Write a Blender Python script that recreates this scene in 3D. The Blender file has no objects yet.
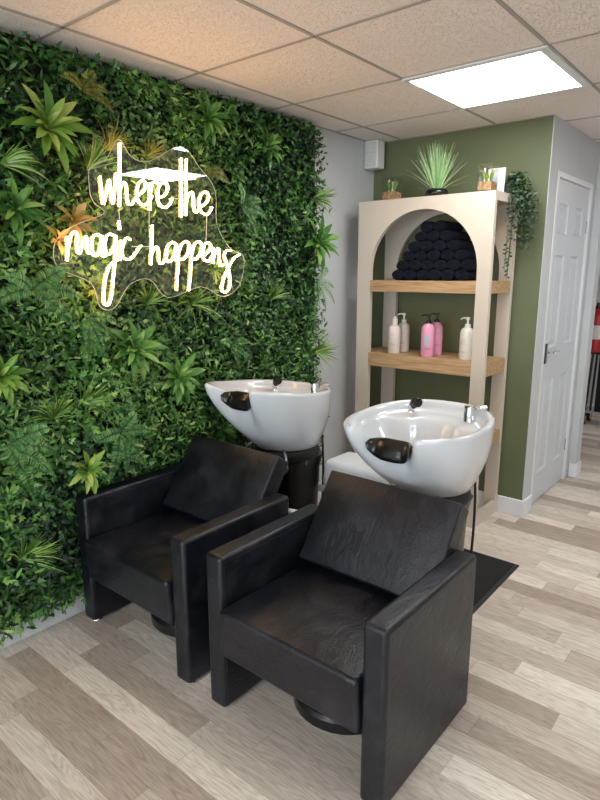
import bpy, bmesh, math, random
from mathutils import Vector, Matrix, noise
S = bpy.context.scene
COL = S.collection
PI = math.pi
H = 2.2415                      # ceiling height
# ------------------------------------------------------------------ helpers
def tag(o, label=None, cat=None, group=None, kind=None):
    if label: o['label'] = label
    if cat: o['category'] = cat
    if group: o['group'] = group
    if kind: o['kind'] = kind
    return o
def thing(name, label, cat, loc=(0, 0, 0), rz=0, group=None):
    o = bpy.data.objects.new(name, None); COL.objects.link(o)
    o.empty_display_size = .05
    o.location = loc; o.rotation_euler = (0, 0, rz)
    return tag(o, label, cat, group)
def link(name, me, mat, parent=None, loc=None, smooth=False, bevel=0, seg=2, subsurf=0, autos=None):
    if isinstance(me, bmesh.types.BMesh):
        bmesh.ops.recalc_face_normals(me, faces=me.faces[:])
        m = bpy.data.meshes.new(name); me.to_mesh(m); me.free(); me = m
    o = bpy.data.objects.new(name, me); COL.objects.link(o)
    if isinstance(mat, (list, tuple)):
        for k in mat: me.materials.append(k)
    elif mat: me.materials.append(mat)
    if parent: o.parent = parent
    if loc: o.location = loc
    if bevel:
        b = o.modifiers.new('bevel', 'BEVEL'); b.width = bevel; b.segments = seg; b.limit_method = 'ANGLE'; b.angle_limit = .6
        smooth = True
    if subsurf:
        s = o.modifiers.new('sub', 'SUBSURF'); s.levels = subsurf; s.render_levels = subsurf; smooth = True
    if smooth:
        for p in me.polygons: p.use_smooth = True
        if autos is None and not subsurf:
            me.set_sharp_from_angle(angle=.7)
    return o
def box(bm, x0, x1, y0, y1, z0, z1, M=None):
    vs = [bm.verts.new((x, y, z)) for x in (x0, x1) for y in (y0, y1) for z in (z0, z1)]
    if M:
        for v in vs: v.co = M @ v.co
    for f in ((0, 1, 3, 2), (4, 6, 7, 5), (0, 4, 5, 1), (2, 3, 7, 6), (0, 2, 6, 4), (1, 5, 7, 3)):
        bm.faces.new([vs[i] for i in f])
    return vs
def boxes(*L):
    bm = bmesh.new()
    for b in L: box(bm, *b)
    return bm
def tube(bm, pts, r, n=8, cap=True, up=None):
    pts = [Vector(p) for p in pts]
    rings = []
    prev = None
    for i, p in enumerate(pts):
        a = pts[max(i-1, 0)]; b = pts[min(i+1, len(pts)-1)]
        t = (b-a).normalized()
        if prev is None:
            u = t.orthogonal().normalized()
        else:
            u = (prev - t*prev.dot(t)); u = u.normalized() if u.length > 1e-6 else t.orthogonal().normalized()
        prev = u; w = t.cross(u)
        rr = r[i] if isinstance(r, (list, tuple)) else r
        rings.append([bm.verts.new(p + rr*(math.cos(2*PI*k/n)*u + math.sin(2*PI*k/n)*w)) for k in range(n)])
    for a, b in zip(rings, rings[1:]):
        for k in range(n): bm.faces.new((a[k], a[(k+1) % n], b[(k+1) % n], b[k]))
    if cap: bm.faces.new(rings[0][::-1]); bm.faces.new(rings[-1])
def lathe(bm, prof, c=(0, 0, 0), n=24, M=None, cap=True):
    rings = []
    for r, z in prof:
        ring = []
        for k in range(n):
            v = Vector((c[0]+r*math.cos(2*PI*k/n), c[1]+r*math.sin(2*PI*k/n), c[2]+z))
            ring.append(bm.verts.new(M @ v if M else v))
        rings.append(ring)
    for a, b in zip(rings, rings[1:]):
        for k in range(n): bm.faces.new((a[k], a[(k+1) % n], b[(k+1) % n], b[k]))
    if cap:
        bm.faces.new(rings[0][::-1]); bm.faces.new(rings[-1])
def spline(pts, k=6):
    P = [Vector(p) for p in pts]; out = []
    for i in range(len(P)-1):
        p0 = P[max(i-1, 0)]; p1 = P[i]; p2 = P[i+1]; p3 = P[min(i+2, len(P)-1)]
        for j in range(k):
            t = j/k
            out.append(.5*((2*p1)+(p2-p0)*t+(2*p0-5*p1+4*p2-p3)*t*t+(3*p1-p0-3*p2+p3)*t**3))
    out.append(P[-1]); return out
def sstep(a, b, x):
    t = min(1, max(0, (x-a)/(b-a))); return t*t*(3-2*t)
# ------------------------------------------------------------------ materials
def lin(c): return tuple(((x/255)/12.92 if x/255 <= .04045 else ((x/255+.055)/1.055)**2.4) for x in c)
class NT:
    def __init__(s, name):
        s.m = bpy.data.materials.new(name); s.m.use_nodes = True
        s.t = s.m.node_tree; s.b = s.t.nodes['Principled BSDF']; s.L = s.t.links
    def n(s, typ, **kw):
        nd = s.t.nodes.new(typ)
        for k, v in kw.items():
            if k.startswith('i_'):
                nd.inputs[k[2:].replace('_', ' ')].default_value = v
            else: setattr(nd, k, v)
        return nd
    def l(s, a, b): s.L.new(a, b)
    def math(s, op, a, b=None, c=None):
        nd = s.t.nodes.new('ShaderNodeMath'); nd.operation = op
        for i, v in enumerate((a, b, c)):
            if v is None: continue
            if isinstance(v, (int, float)): nd.inputs[i].default_value = v
            else: s.l(v, nd.inputs[i])
        return nd.outputs[0]
    def mix(s, f, a, b, blend='MIX'):
        nd = s.t.nodes.new('ShaderNodeMix'); nd.data_type = 'RGBA'; nd.blend_type = blend
        for k, v in ((0, f), (6, a), (7, b)):
            if isinstance(v, (int, float)): nd.inputs[k].default_value = v
            elif isinstance(v, tuple): nd.inputs[k].default_value = (*v[:3], 1)
            else: s.l(v, nd.inputs[k])
        return nd.outputs[2]
    def ramp(s, f, stops):
        nd = s.t.nodes.new('ShaderNodeValToRGB'); s.l(f, nd.inputs[0])
        e = nd.color_ramp.elements
        while len(e) < len(stops): e.new(.5)
        for i, (p, c) in enumerate(stops):
            e[i].position = p; e[i].color = (*c[:3], 1) if isinstance(c, tuple) else (c, c, c, 1)
        return nd.outputs[0]
    def bump(s, h, dist=.002, st=1):
        nd = s.t.nodes.new('ShaderNodeBump'); nd.inputs['Distance'].default_value = dist; nd.inputs['Strength'].default_value = st
        s.l(h, nd.inputs['Height']); s.l(nd.outputs[0], s.b.inputs['Normal'])
def noise_n(t, vec, scale, detail=3, rough=.5, dist=0):
    nd = t.n('ShaderNodeTexNoise'); nd.inputs['Scale'].default_value = scale; nd.inputs['Detail'].default_value = detail
    nd.inputs['Roughness'].default_value = rough; nd.inputs['Distortion'].default_value = dist
    if vec is not None: t.l(vec, nd.inputs['Vector'])
    return nd.outputs[0]
def coords(t, which='Object', scale=None):
    c = t.n('ShaderNodeTexCoord').outputs[which]
    if scale:
        m = t.n('ShaderNodeMapping'); m.inputs['Scale'].default_value = scale; t.l(c, m.inputs[0]); c = m.outputs[0]
    return c
def simple(name, col, rough=.5, metal=0, var=.04, scale=8, bump=0, bscale=200, spec=.5, coat=0, stretch=None):
    t = NT(name); c = coords(t, scale=stretch)
    f = noise_n(t, c, scale, 4, .6)
    a = lin(col); lo = tuple(x*(1-var*2) for x in a); hi = tuple(min(1, x*(1+var*2)) for x in a)
    t.l(t.ramp(f, [(.3, lo), (.7, hi)]), t.b.inputs['Base Color'])
    t.b.inputs['Roughness'].default_value = rough; t.b.inputs['Metallic'].default_value = metal
    t.b.inputs['Specular IOR Level'].default_value = spec
    t.b.inputs['Coat Weight'].default_value = coat
    if bump: t.bump(noise_n(t, c, bscale, 3), bump)
    return t.m
M = {}
M['wall'] = simple('white_wall_paint', (197, 200, 202), .75, var=.015, bump=.0006, bscale=160)
M['green'] = simple('olive_wall_paint', (100, 108, 77), .6, var=.02, bump=.0006, bscale=160)
M['trim'] = simple('white_gloss_paint', (226, 229, 232), .3, var=.01)
M['door'] = simple('white_door_paint', (206, 211, 217), .35, var=.01)
M['cream'] = simple('cream_shelf_paint', (207, 197, 182), .55, var=.01)
M['plastic'] = simple('pale_grey_plastic', (222, 226, 226), .4, var=.01)
M['whiteplastic'] = simple('white_plastic', (236, 236, 234), .35, var=.01)
M['grille'] = simple('speaker_grille', (206, 206, 204), .6, var=.02, bump=.001, bscale=600)
M['ceramic'] = simple('white_ceramic', (208, 213, 217), .07, var=.005, coat=.5)
M['chrome'] = simple('chrome', (225, 226, 230), .08, metal=1, var=.01)
M['blackplastic'] = simple('black_plastic', (20, 20, 21), .3, var=.1)
M['gel'] = simple('black_gel', (22, 21, 21), .22, var=.1)
M['rubber'] = simple('black_rubber', (18, 18, 18), .6, var=.1)
M['blackpot'] = simple('black_glazed_pot', (16, 17, 18), .12, var=.1)
M['darkpot'] = simple('dark_grey_pot', (48, 50, 54), .5, var=.1)
M['mat'] = simple('black_mat_pile', (26, 26, 28), .95, var=.35, scale=300, bump=.003, bscale=500)
M['matedge'] = simple('mat_rubber_border', (38, 39, 40), .6, var=.1)
M['towel'] = simple('navy_towelling', (26, 30, 41), .95, var=.25, scale=120, bump=.004, bscale=420, spec=.2)
M['pink'] = simple('pink_bottle', (232, 160, 190), .35, var=.02)
M['creambottle'] = simple('cream_bottle', (224, 212, 202), .35, var=.01)
M['whitebottle'] = simple('white_bottle', (230, 226, 214), .3, var=.01)
M['label_grey'] = simple('label_grey_blue', (176, 184, 196), .5, var=.03)
M['ink'] = simple('label_print', (140, 120, 118), .6, var=.05)
M['pinkink'] = simple('label_print_pink', (150, 70, 100), .6, var=.05)
M['pebble'] = simple('sandy_pebbles', (176, 140, 104), .8, var=.25, scale=60, bump=.004, bscale=90)
M['red'] = simple('red_paint', (176, 22, 34), .3, var=.04)
M['paper'] = simple('white_label', (226, 224, 222), .6, var=.02)
M['skirt_grey'] = simple('marbled_plinth_paint', (205, 207, 207), .5, var=.06, scale=14)
M['grid'] = simple('ceiling_grid_metal', (168, 160, 152), .7, var=.01)
M['backing'] = simple('dark_mesh_backing', (18, 26, 14), .95, var=.3, scale=60)
M['steel'] = simple('grey_steel', (150, 152, 155), .3, metal=1, var=.02)
M['photo'] = simple('pale_picture', (214, 218, 222), .25, var=.1, scale=20)

def leather():
    t = NT('black_leatherette'); c = coords(t)
    big = noise_n(t, c, 9, 6, .62, .6)
    fine = noise_n(t, c, 120, 4, .6)
    col = t.ramp(big, [(.30, lin((9, 12, 18))), (.5, lin((16, 19, 27))), (.78, lin((44, 44, 50)))])
    t.l(col, t.b.inputs['Base Color'])
    t.l(t.ramp(big, [(.3, .30), (.75, .46)]), t.b.inputs['Roughness'])
    cre = noise_n(t, coords(t, scale=(1, .35, 1)), 22, 5, .65, 1.5)
    h = t.math('ADD', t.math('MULTIPLY', cre, 1.0), t.math('MULTIPLY', fine, .35))
    t.bump(h, .004, .7)
    return t.m
M['leather'] = leather()
def oak():
    t = NT('oak_board'); c = coords(t, scale=(1, 14, 14))
    g = noise_n(t, c, 5, 6, .6, .8)
    t.l(t.ramp(g, [(.3, lin((150, 116, 82))), (.5, lin((186, 152, 112))), (.7, lin((205, 172, 132)))]), t.b.inputs['Base Color'])
    t.b.inputs['Roughness'].default_value = .5; t.bump(g, .0008)
    return t.m
M['oak'] = oak()
def floor_mat():
    t = NT('vinyl_planks'); c = coords(t)
    sp = t.n('ShaderNodeSeparateXYZ'); t.l(c, sp.inputs[0])
    x, y = sp.outputs[0], sp.outputs[1]
    ys = t.math('DIVIDE', t.math('ADD', y, 2.70+.0955*60), .0955)
    row = t.math('FLOOR', ys); fy = t.math('FRACT', ys)
    wn = t.n('ShaderNodeTexWhiteNoise'); wn.noise_dimensions = '1D'; t.l(t.math('ADD', row, .37), wn.inputs['W'])
    L = .64
    xs = t.math('ADD', t.math('DIVIDE', t.math('ADD', x, 20), L), t.math('MULTIPLY', wn.outputs[0], 7.3))
    colm = t.math('FLOOR', xs); fx = t.math('FRACT', xs)
    cv = t.n('ShaderNodeCombineXYZ'); t.l(row, cv.inputs[0]); t.l(colm, cv.inputs[1])
    w2 = t.n('ShaderNodeTexWhiteNoise'); w2.noise_dimensions = '3D'; t.l(cv.outputs[0], w2.inputs['Vector'])
    r = w2.outputs[0]
    base = t.ramp(r, [(0, lin((166, 154, 143))), (.3, lin((190, 180, 169))), (.6, lin((206, 198, 187))), (1, lin((224, 217, 207)))])
    # grain, offset per plank
    off = t.math('MULTIPLY', r, 37.0)
    gv = t.n('ShaderNodeCombineXYZ')
    t.l(t.math('MULTIPLY', x, 1.0), gv.inputs[0]); t.l(t.math('MULTIPLY', y, 9.0), gv.inputs[1]); t.l(off, gv.inputs[2])
    n1 = noise_n(t, gv.outputs[0], 9, 6, .65, .5)
    n3 = noise_n(t, gv.outputs[0], 2.2, 2, .5, .3)
    gv2 = t.n('ShaderNodeCombineXYZ')
    t.l(t.math('MULTIPLY', x, 3.0), gv2.inputs[0]); t.l(t.math('MULTIPLY', y, 60.0), gv2.inputs[1]); t.l(off, gv2.inputs[2])
    n2 = noise_n(t, gv2.outputs[0], 5, 3, .6)
    # cathedral rings: bands of the low noise
    rings = t.math('SINE', t.math('MULTIPLY', n3, 95.0))
    rings = t.math('MULTIPLY_ADD', rings, .5, .5)
    g = t.math('ADD', t.math('MULTIPLY', n1, .5), t.math('ADD', t.math('MULTIPLY', n2, .40), t.math('MULTIPLY', rings, .14)))
    gcol = t.ramp(g, [(.32, (.66, .62, .57)), (.5, (.95, .93, .9)), (.68, (1.16, 1.16, 1.16))])
    col = t.mix(1, base, gcol, 'MULTIPLY')
    ex = t.math('LESS_THAN', fx, .0035); ey = t.math('LESS_THAN', fy, .02)
    edge = t.math('MAXIMUM', ex, ey)
    col = t.mix(t.math('MULTIPLY', edge, .35), col, lin((105, 90, 76)))
    t.l(col, t.b.inputs['Base Color'])
    t.b.inputs['Roughness'].default_value = .42; t.b.inputs['Specular IOR Level'].default_value = .4
    t.bump(t.math('SUBTRACT', g, edge), .0006)
    return t.m
M['floor'] = floor_mat()
def ceil_mat():
    t = NT('mineral_tile'); c = coords(t)
    f = noise_n(t, c, 230, 2, .6); g = noise_n(t, c, 150, 2, .6)
    hole = t.ramp(f, [(.33, 0.0), (.40, 1.0)]); h2 = t.ramp(g, [(.34, 0.0), (.40, 1.0)])
    m = t.math('MULTIPLY', hole, h2)
    t.l(t.mix(m, lin((226, 212, 204)), lin((243, 233, 227))), t.b.inputs['Base Color'])
    t.b.inputs['Roughness'].default_value = .95; t.b.inputs['Specular IOR Level'].default_value = .1
    t.bump(m, .002)
    return t.m
M['ceiling'] = ceil_mat()
def emit(name, col, st):
    t = NT(name); t.b.inputs['Base Color'].default_value = (*col, 1)
    t.b.inputs['Emission Color'].default_value = (*col, 1); t.b.inputs['Emission Strength'].default_value = st
    return t.m
M['lamp'] = emit('led_diffuser', (1, .995, .985), 11)
M['neon'] = emit('warm_neon_flex', (1, .58, .26), 21)
def glass(name, tint=(1, 1, 1), refl=.12, rough=.02, dirt=0):
    t = NT(name); tr = t.n('ShaderNodeBsdfTransparent'); tr.inputs[0].default_value = (*tint, 1)
    gl = t.n('ShaderNodeBsdfGlossy'); gl.inputs['Roughness'].default_value = rough
    fr = t.n('ShaderNodeLayerWeight'); fr.inputs[0].default_value = .5
    mx = t.n('ShaderNodeMixShader')
    t.l(t.math('MULTIPLY_ADD', t.math('POWER', fr.outputs['Facing'], 5.0), 1-refl, refl), mx.inputs[0]); t.l(tr.outputs[0], mx.inputs[1]); t.l(gl.outputs[0], mx.inputs[2])
    t.l(mx.outputs[0], t.t.nodes['Material Output'].inputs[0])
    return t.m
M['acrylic'] = glass('clear_acrylic', (.96, .97, .96), .085, .01)
M['glass'] = glass('clear_glass', (.985, .99, .985), .07)
M['acrylic_edge'] = simple('frosted_acrylic_edge', (216, 214, 196), .3, var=.02)
def leafmat(name, cols, rough=.36, spec=.5):
    t = NT(name)
    a = t.n('ShaderNodeAttribute'); a.attribute_name = 'tint'
    sp = t.n('ShaderNodeSeparateColor'); t.l(a.outputs['Color'], sp.inputs[0])
    n = noise_n(t, coords(t), 60, 2)
    f = t.math('ADD', sp.outputs[0], t.math('MULTIPLY', t.math('SUBTRACT', n, .5), .25))
    k = len(cols)
    col = t.ramp(f, [(i/(k-1), lin(c)) for i, c in enumerate(cols)])
    t.l(col, t.b.inputs['Base Color'])
    t.b.inputs['Roughness'].default_value = rough; t.b.inputs['Specular IOR Level'].default_value = spec
    tl = t.n('ShaderNodeBsdfTranslucent'); t.l(col, tl.inputs[0])
    mx = t.n('ShaderNodeMixShader'); mx.inputs[0].default_value = .18
    t.l(t.b.outputs[0], mx.inputs[1]); t.l(tl.outputs[0], mx.inputs[2]); t.l(mx.outputs[0], t.t.nodes['Material Output'].inputs[0])
    return t.m
M['leaf_small'] = leafmat('small_leaf_green', [(16, 34, 22), (42, 82, 44), (80, 132, 70), (146, 182, 110)])
M['leaf_ivy'] = leafmat('ivy_leaf_green', [(18, 40, 22), (48, 98, 42), (92, 150, 66), (164, 200, 108)])
M['leaf_sprig'] = leafmat('sprig_leaf_green', [(26, 54, 28), (58, 106, 46), (108, 160, 72), (174, 200, 114)])
M['leaf_lime'] = leafmat('lime_leaf', [(60, 104, 44), (96, 148, 56), (148, 184, 78), (204, 214, 124)])
M['leaf_mid'] = leafmat('mid_leaf', [(50, 96, 42), (80, 134, 58), (116, 168, 78), (168, 200, 110)])
M['leaf_fern'] = leafmat('fern_green', [(48, 98, 52), (80, 140, 74), (118, 174, 100), (170, 204, 124)])
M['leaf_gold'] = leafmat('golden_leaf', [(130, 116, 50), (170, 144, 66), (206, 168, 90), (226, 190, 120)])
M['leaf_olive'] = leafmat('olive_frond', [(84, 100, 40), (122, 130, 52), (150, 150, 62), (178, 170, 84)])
M['grass_dark'] = leafmat('grass_green', [(40, 84, 34), (80, 132, 50), (128, 172, 76), (186, 206, 124)])
M['grass_pale'] = leafmat('pale_grass', [(120, 168, 104), (146, 192, 124), (170, 208, 148), (196, 222, 174)])
M['leaf_dark'] = leafmat('dark_vine_leaf', [(22, 40, 26), (38, 62, 40), (62, 88, 60), (96, 118, 84)])
M['stem'] = simple('plant_stem', (60, 74, 36), .7, var=.1)
# ------------------------------------------------------------------ room shell
def struct(name, bm, mat, bevel=0):
    o = link(name, bm, mat, bevel=bevel); o['kind'] = 'structure'; return o
XR = 1.1114
XE, YB, YF = 4.2, 3.15, -6.0            # right wall, far wall, front (street) wall
struct('floor', boxes((-.12, XE+.1, YF-.1, .96, -.1, 0), (-.7, XE+.1, .96, YB+.1, -.1, 0)), M['floor'])
struct('ceiling', boxes((-.12, XE+.1, YF-.1, .96, H, H+.1), (-.7, XE+.1, .96, YB+.1, H, H+.1)), M['ceiling'])
struct('wall_left', boxes((-.12, 0, YF, .0, 0, H)), M['wall'])
struct('wall_back', boxes((-.12, XR-.004, 0, .1, 0, H)), M['green'])
struct('wall_door', boxes((XR-.08, XR, 0.0005, .165, 0, H), (XR-.08, XR, .835, 1.04, 0, H), (XR-.08, XR, .165, .835, 1.962, H),
                          (XR, XR+.045, .935, 1.04, 0, H), (-.6, XR-.08, .96, 1.04, 0, H)), M['wall'])
struct('wall_far', boxes((-.7, XE, YB, YB+.1, 0, H), (-.7, -.6, .96, YB, 0, H)), M['wall'])
struct('wall_right', boxes((XE, XE+.1, YF, YB, 0, H)), M['wall'])
struct('wall_front', boxes((-.12, .5, YF-.1, YF, 0, H), (3.7, XE, YF-.1, YF, 0, H), (.5, 3.7, YF-.1, YF, 0, .35), (.5, 3.7, YF-.1, YF, 2.1, H)), M['wall'])
w = struct('window_1', boxes((.5, .56, YF-.07, YF-.01, .35, 2.1), (3.64, 3.7, YF-.07, YF-.01, .35, 2.1), (.56, 3.64, YF-.07, YF-.01, .35, .41), (.56, 3.64, YF-.07, YF-.01, 2.04, 2.1), (2.07, 2.13, YF-.07, YF-.01, .41, 2.04)), M['trim'])
link('pane', boxes((.56, 2.07, YF-.045, YF-.039, .41, 2.04), (2.13, 3.64, YF-.045, YF-.039, .41, 2.04)), M['glass'], w)
# ceiling grid bars
bm = bmesh.new()
X0, Y0, g = .1989, -.4333, .007
k = -1
for i in range(0, 7):
    x = X0+.6*i
    if x < XE-.02: box(bm, x-g, x+g, YF, YB, H-.0035, H+.001)
for j in range(-9, 6):
    y = Y0+.6*j
    if YF+.02 < y < YB: box(bm, 0, XE, y-g, y+g, H-.0035, H+.001)
box(bm, 0, .014, YF, 0, H-.0035, H+.001); box(bm, 0, XR, -.014, 0, H-.0035, H+.001)
struct('trim_1', bm, M['grid'])
# baseboards
struct('baseboard_left', boxes((0, .016, YF, -.0, 0, .118)), M['skirt_grey'], .003)
struct('baseboard_back', boxes((.016, XR+.016, -.016, 0, 0, .1), (XR, XR+.016, 0, .13, 0, .1)), M['trim'], .004)
struct('baseboard_hall', boxes((XR+.004, XR+.058, .923, .935, 0, .1), (XR+.045, XR+.058, .935, 1.04, 0, .1)), M['trim'], .004)
struct('baseboard_far', boxes((-.6, XE, YB-.015, YB, 0, .1)), M['trim'], .004)
# door frame
struct('trim_2', boxes((XR-.08, XR+.002, .135, .168, 0, 1.985), (XR-.08, XR+.002, .832, .865, 0, 1.985), (XR-.08, XR+.002, .168, .832, 1.955, 1.985)), M['trim'], .003)
def door():
    x1 = XR-.012; x0 = x1-.035
    y0, y1, z0, z1 = .171, .829, .008, 1.952
    cols = [(.250, .428), (.562, .735)]
    rows = [(.20, .79), (.99, 1.535), (1.655, 1.825)]
    bm = bmesh.new()
    ys = sorted([y0, y1]+[v for c in cols for v in c]); zs = sorted([z0, z1]+[v for r in rows for v in r])
    # stiles and rails as front grid, panels recessed with a raised field
    def quad(a, b, c, d): bm.faces.new([bm.verts.new(p) for p in (a, b, c, d)])
    for i in range(len(ys)-1):
        for j in range(len(zs)-1):
            a, b, c, d = ys[i], ys[i+1], zs[j], zs[j+1]
            ispan = (a, b) in cols and (c, d) in rows
            if not ispan: quad((x1, a, c), (x1, b, c), (x1, b, d), (x1, a, d))
            else:
                lv = [(0, 0), (.012, .010), (.024, .010), (.045, .003)]
                for (i0, d0), (i1, d1) in zip(lv, lv[1:]):
                    A = [(x1-d0, a+i0, c+i0), (x1-d0, b-i0, c+i0), (x1-d0, b-i0, d-i0), (x1-d0, a+i0, d-i0)]
                    B = [(x1-d1, a+i1, c+i1), (x1-d1, b-i1, c+i1), (x1-d1, b-i1, d-i1), (x1-d1, a+i1, d-i1)]
                    for k in range(4): quad(A[k], A[(k+1) % 4], B[(k+1) % 4], B[k])
                quad(*B)
    bmesh.ops.remove_doubles(bm, verts=bm.verts[:], dist=1e-5)
    quad((x0, y0, z0), (x0, y0, z1), (x0, y1, z1), (x0, y1, z0))
    quad((x0, y0, z0), (x1, y0, z0), (x1, y0, z1), (x0, y0, z1)); quad((x0, y1, z0), (x0, y1, z1), (x1, y1, z1), (x1, y1, z0))
    quad((x0, y0, z1), (x1, y0, z1), (x1, y1, z1), (x0, y1, z1)); quad((x0, y0, z0), (x0, y1, z0), (x1, y1, z0), (x1, y0, z0))
    bmesh.ops.remove_doubles(bm, verts=bm.verts[:], dist=1e-5)
    d = link('door_1', bm, M['door']); d['kind'] = 'structure'
    h = link('door_handle', boxes((x1, x1+.007, .207, .238, .90, 1.02)), M['blackplastic'], d, bevel=.002)
    h['label'] = 'black backplate with chrome lever'
    bm = bmesh.new(); tube(bm, [(x1+.005, .2225, .97), (x1+.05, .2225, .97)], .009, 12); tube(bm, spline([(x1+.048, .2225, .97), (x1+.05, .26, .972), (x1+.046, .335, .968)], 4), [.010]*5+[.008]*4, 10)
    link('lever', bm, M['chrome'], h, smooth=True)
    link('hinge', boxes((x1-.002, x1+.004, .822, .834, .22, .30)), M['steel'], d); link('hinge', boxes((x1-.002, x1+.004, .822, .834, 1.68, 1.76)), M['steel'], d)
door()
# ------------------------------------------------------------------ ceiling light panels
def panel(x, y, lab, w=.6):
    t = thing('ceiling_light', lab, 'light', (x+.3, y+.3, H-.004), 0, 'square LED panels in the suspended ceiling')
    bm = boxes((-.3, .3, -.3, -.268, -.006, .004), (-.3, .3, .270, .3, -.006, .004), (-.3, -.282, -.268, .270, -.006, .004), (.266, .3, -.268, .270, -.006, .004))
    link('frame', bm, M['trim'], t); link('diffuser', boxes((-.282, .266, -.268, .270, -.004, .002)), M['lamp'], t)
GX = lambda i: X0+.6*i
GY = lambda j: Y0-.6*j
panel(GX(1), GY(1), 'glowing square LED ceiling panel above the arched cream shelf unit')
panel(GX(3), GY(0), 'LED ceiling panel over the hallway floor right of the olive wall')
panel(GX(4), GY(3), 'unseen LED ceiling panel added for general light over the right side of the room')  # out of view, added for general room light
panel(GX(1), GY(7), 'unseen LED ceiling panel added for general light behind the photographer near the window, left row')  # unseen panel, added to fill the room with light
panel(GX(4), GY(7), 'unseen LED ceiling panel added for general light behind the photographer near the window, right row')  # unseen as well, added to light the room from behind
panel(GX(3), GY(-4), 'unseen LED ceiling panel added for general light in the back room beyond the white door')  # added out of view to light the back room
# ------------------------------------------------------------------ leaves
random.seed(7)
R = random.random
U = random.uniform
class Leaves:
    def __init__(s): s.v = []; s.f = []; s.c = []
    def leaf(s, p, d, n, L, W, t, prof=None, bend=.15, fold=.12):
        """a leaf from base p along d with face normal n, width profile prof, keel fold and droop"""
        d = d.normalized(); side = d.cross(n)
        if side.length < 1e-4: side = d.orthogonal()
        side.normalize(); n = side.cross(d).normalized()
        prof = prof or ((.0, .06), (.3, .8), (.6, 1), (1, 0))
        b = len(s.v)
        for (u, w) in prof:
            c = p + d*(L*u) + n*(bend*L*(u - 1.6*u*u))
            hw = W*.5*w
            s.v += [c - side*hw + n*(fold*hw), c - n*(fold*hw*.8), c + side*hw + n*(fold*hw)]
            s.c += [t]*3
        for i in range(len(prof)-1):
            a = b+3*i
            s.f += [(a, a+1, a+4, a+3), (a+1, a+2, a+5, a+4)]
    def poly(s, p, d, n, L, t, shape):
        d = d.normalized(); side = d.cross(n)
        if side.length < 1e-4: side = d.orthogonal()
        side.normalize(); n = side.cross(d).normalized()
        b = len(s.v); s.v.append(p + d*(L*.4) + n*(L*.05)); s.c.append(min(1, t+.06))
        for (u, w) in shape: s.v.append(p + d*(L*u) + side*(L*w) - n*(L*.14*abs(w))); s.c.append(t)
        k = len(shape)
        for i in range(k): s.f.append((b, b+1+i, b+1+(i+1) % k))
    def mesh(s, name):
        me = bpy.data.meshes.new(name); me.from_pydata(s.v, [], s.f)
        a = me.color_attributes.new('tint', 'FLOAT_COLOR', 'POINT')
        buf = []
        for t in s.c: buf += [t, t, t, 1]
        a.data.foreach_set('color', buf)
        for p in me.polygons: p.use_smooth = True
        return me
OVAL = ((0, .1), (.22, .75), (.55, 1), (.85, .6), (1, 0))
LANCE = ((0, .25), (.3, .85), (.6, 1), (1, 0))
STRAP = ((0, .35), (.2, .7), (.45, 1), (.75, .8), (.92, .35), (1, 0))
IVY = ((0, 0), (.0, -.16), (.20, -.50), (.36, -.17), (.62, -.36), (.62, -.12), (1.15, 0), (.62, .12), (.62, .36), (.36, .17), (.20, .50), (.0, .16))
YL0, YL1 = -3.35, -.64
def relief(y, z): return .06*noise.noise(Vector((y*3.1, z*3.1, 3))) + .05*noise.noise(Vector((y*9, z*9, 8)))
wall = thing('plant_wall', 'dense artificial green foliage wall covering the left wall behind the neon sign', 'plant wall', (0.001, -2, .118))
def LC(v): return v - Vector((0.001, -2, .118))
link('backing_panel', boxes((.0, .018, YL0+2, YL1+2, .0, H-.118-.006)), M['backing'], wall)
small, ivy, sprig = Leaves(), Leaves(), Leaves()
def edge_ok(y, z):
    return y < -.672 + .03*noise.noise(Vector((z*7, 1, 5))) + U(-.02, .035)
for i in range(44000):
    y = U(YL0, YL1+.03); z = U(.10, H-.02)
    if not edge_ok(y, z): continue
    q = noise.noise(Vector((y*2.3+4, z*2.3, 0))) + .5*noise.noise(Vector((y*5, z*5, 9)))
    q += U(-.18, .18)
    dep = R()
    x = .022 + .075*dep + relief(y, z)*dep*1.2
    x = max(.02, x)
    if z > H-.06: x = min(x, .07)
    if -2.36 < y < -1.2 and 1.26 < z < 1.97: x = min(x, U(.05, .088))
    if -2.32 < y < -1.70 and z < .60: x = min(x, U(.022, .042))
    p = Vector((x, y, z))
    ang = U(0, 2*PI)
    d = Vector((U(.15, 1.0), math.cos(ang), math.sin(ang)*.8-.25))
    n = Vector((1, U(-.5, .5), U(.0, .9)))
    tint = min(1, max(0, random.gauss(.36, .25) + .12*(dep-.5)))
    tint = min(1, max(0, tint + .5*noise.noise(Vector((y*1.7, z*1.7, 20)))))
    p = LC(p)
    if q < -.2: small.leaf(p, d, n, U(.015, .027), U(.011, .018), tint, OVAL, .2)
    elif q < .02: ivy.poly(p, d, n, U(.022, .040), tint, IVY)
    else: sprig.leaf(p, d, n, U(.024, .046), U(.008, .014), tint, LANCE, .25)
# a few leaves hanging over the plinth board
for i in range(420):
    y = U(YL0, YL1); z = .118 + U(-.025, .05)
    if noise.noise(Vector((y*6, 2, 2))) < -.05: z += .03
    x = U(.02, .09); p = LC(Vector((x, y, z)))
    ivy.poly(p, Vector((.4, U(-.6, .6), -1)), Vector((1, U(-.3, .3), .2)), U(.025, .04), U(.2, .8), IVY)
for nm, lv, mt in (('small_leaves', small, 'leaf_small'), ('ivy_leaves', ivy, 'leaf_ivy'), ('sprig_leaves', sprig, 'leaf_sprig')):
    o = link(nm, lv.mesh(nm), M[mt], wall); o['kind'] = 'stuff'
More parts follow.
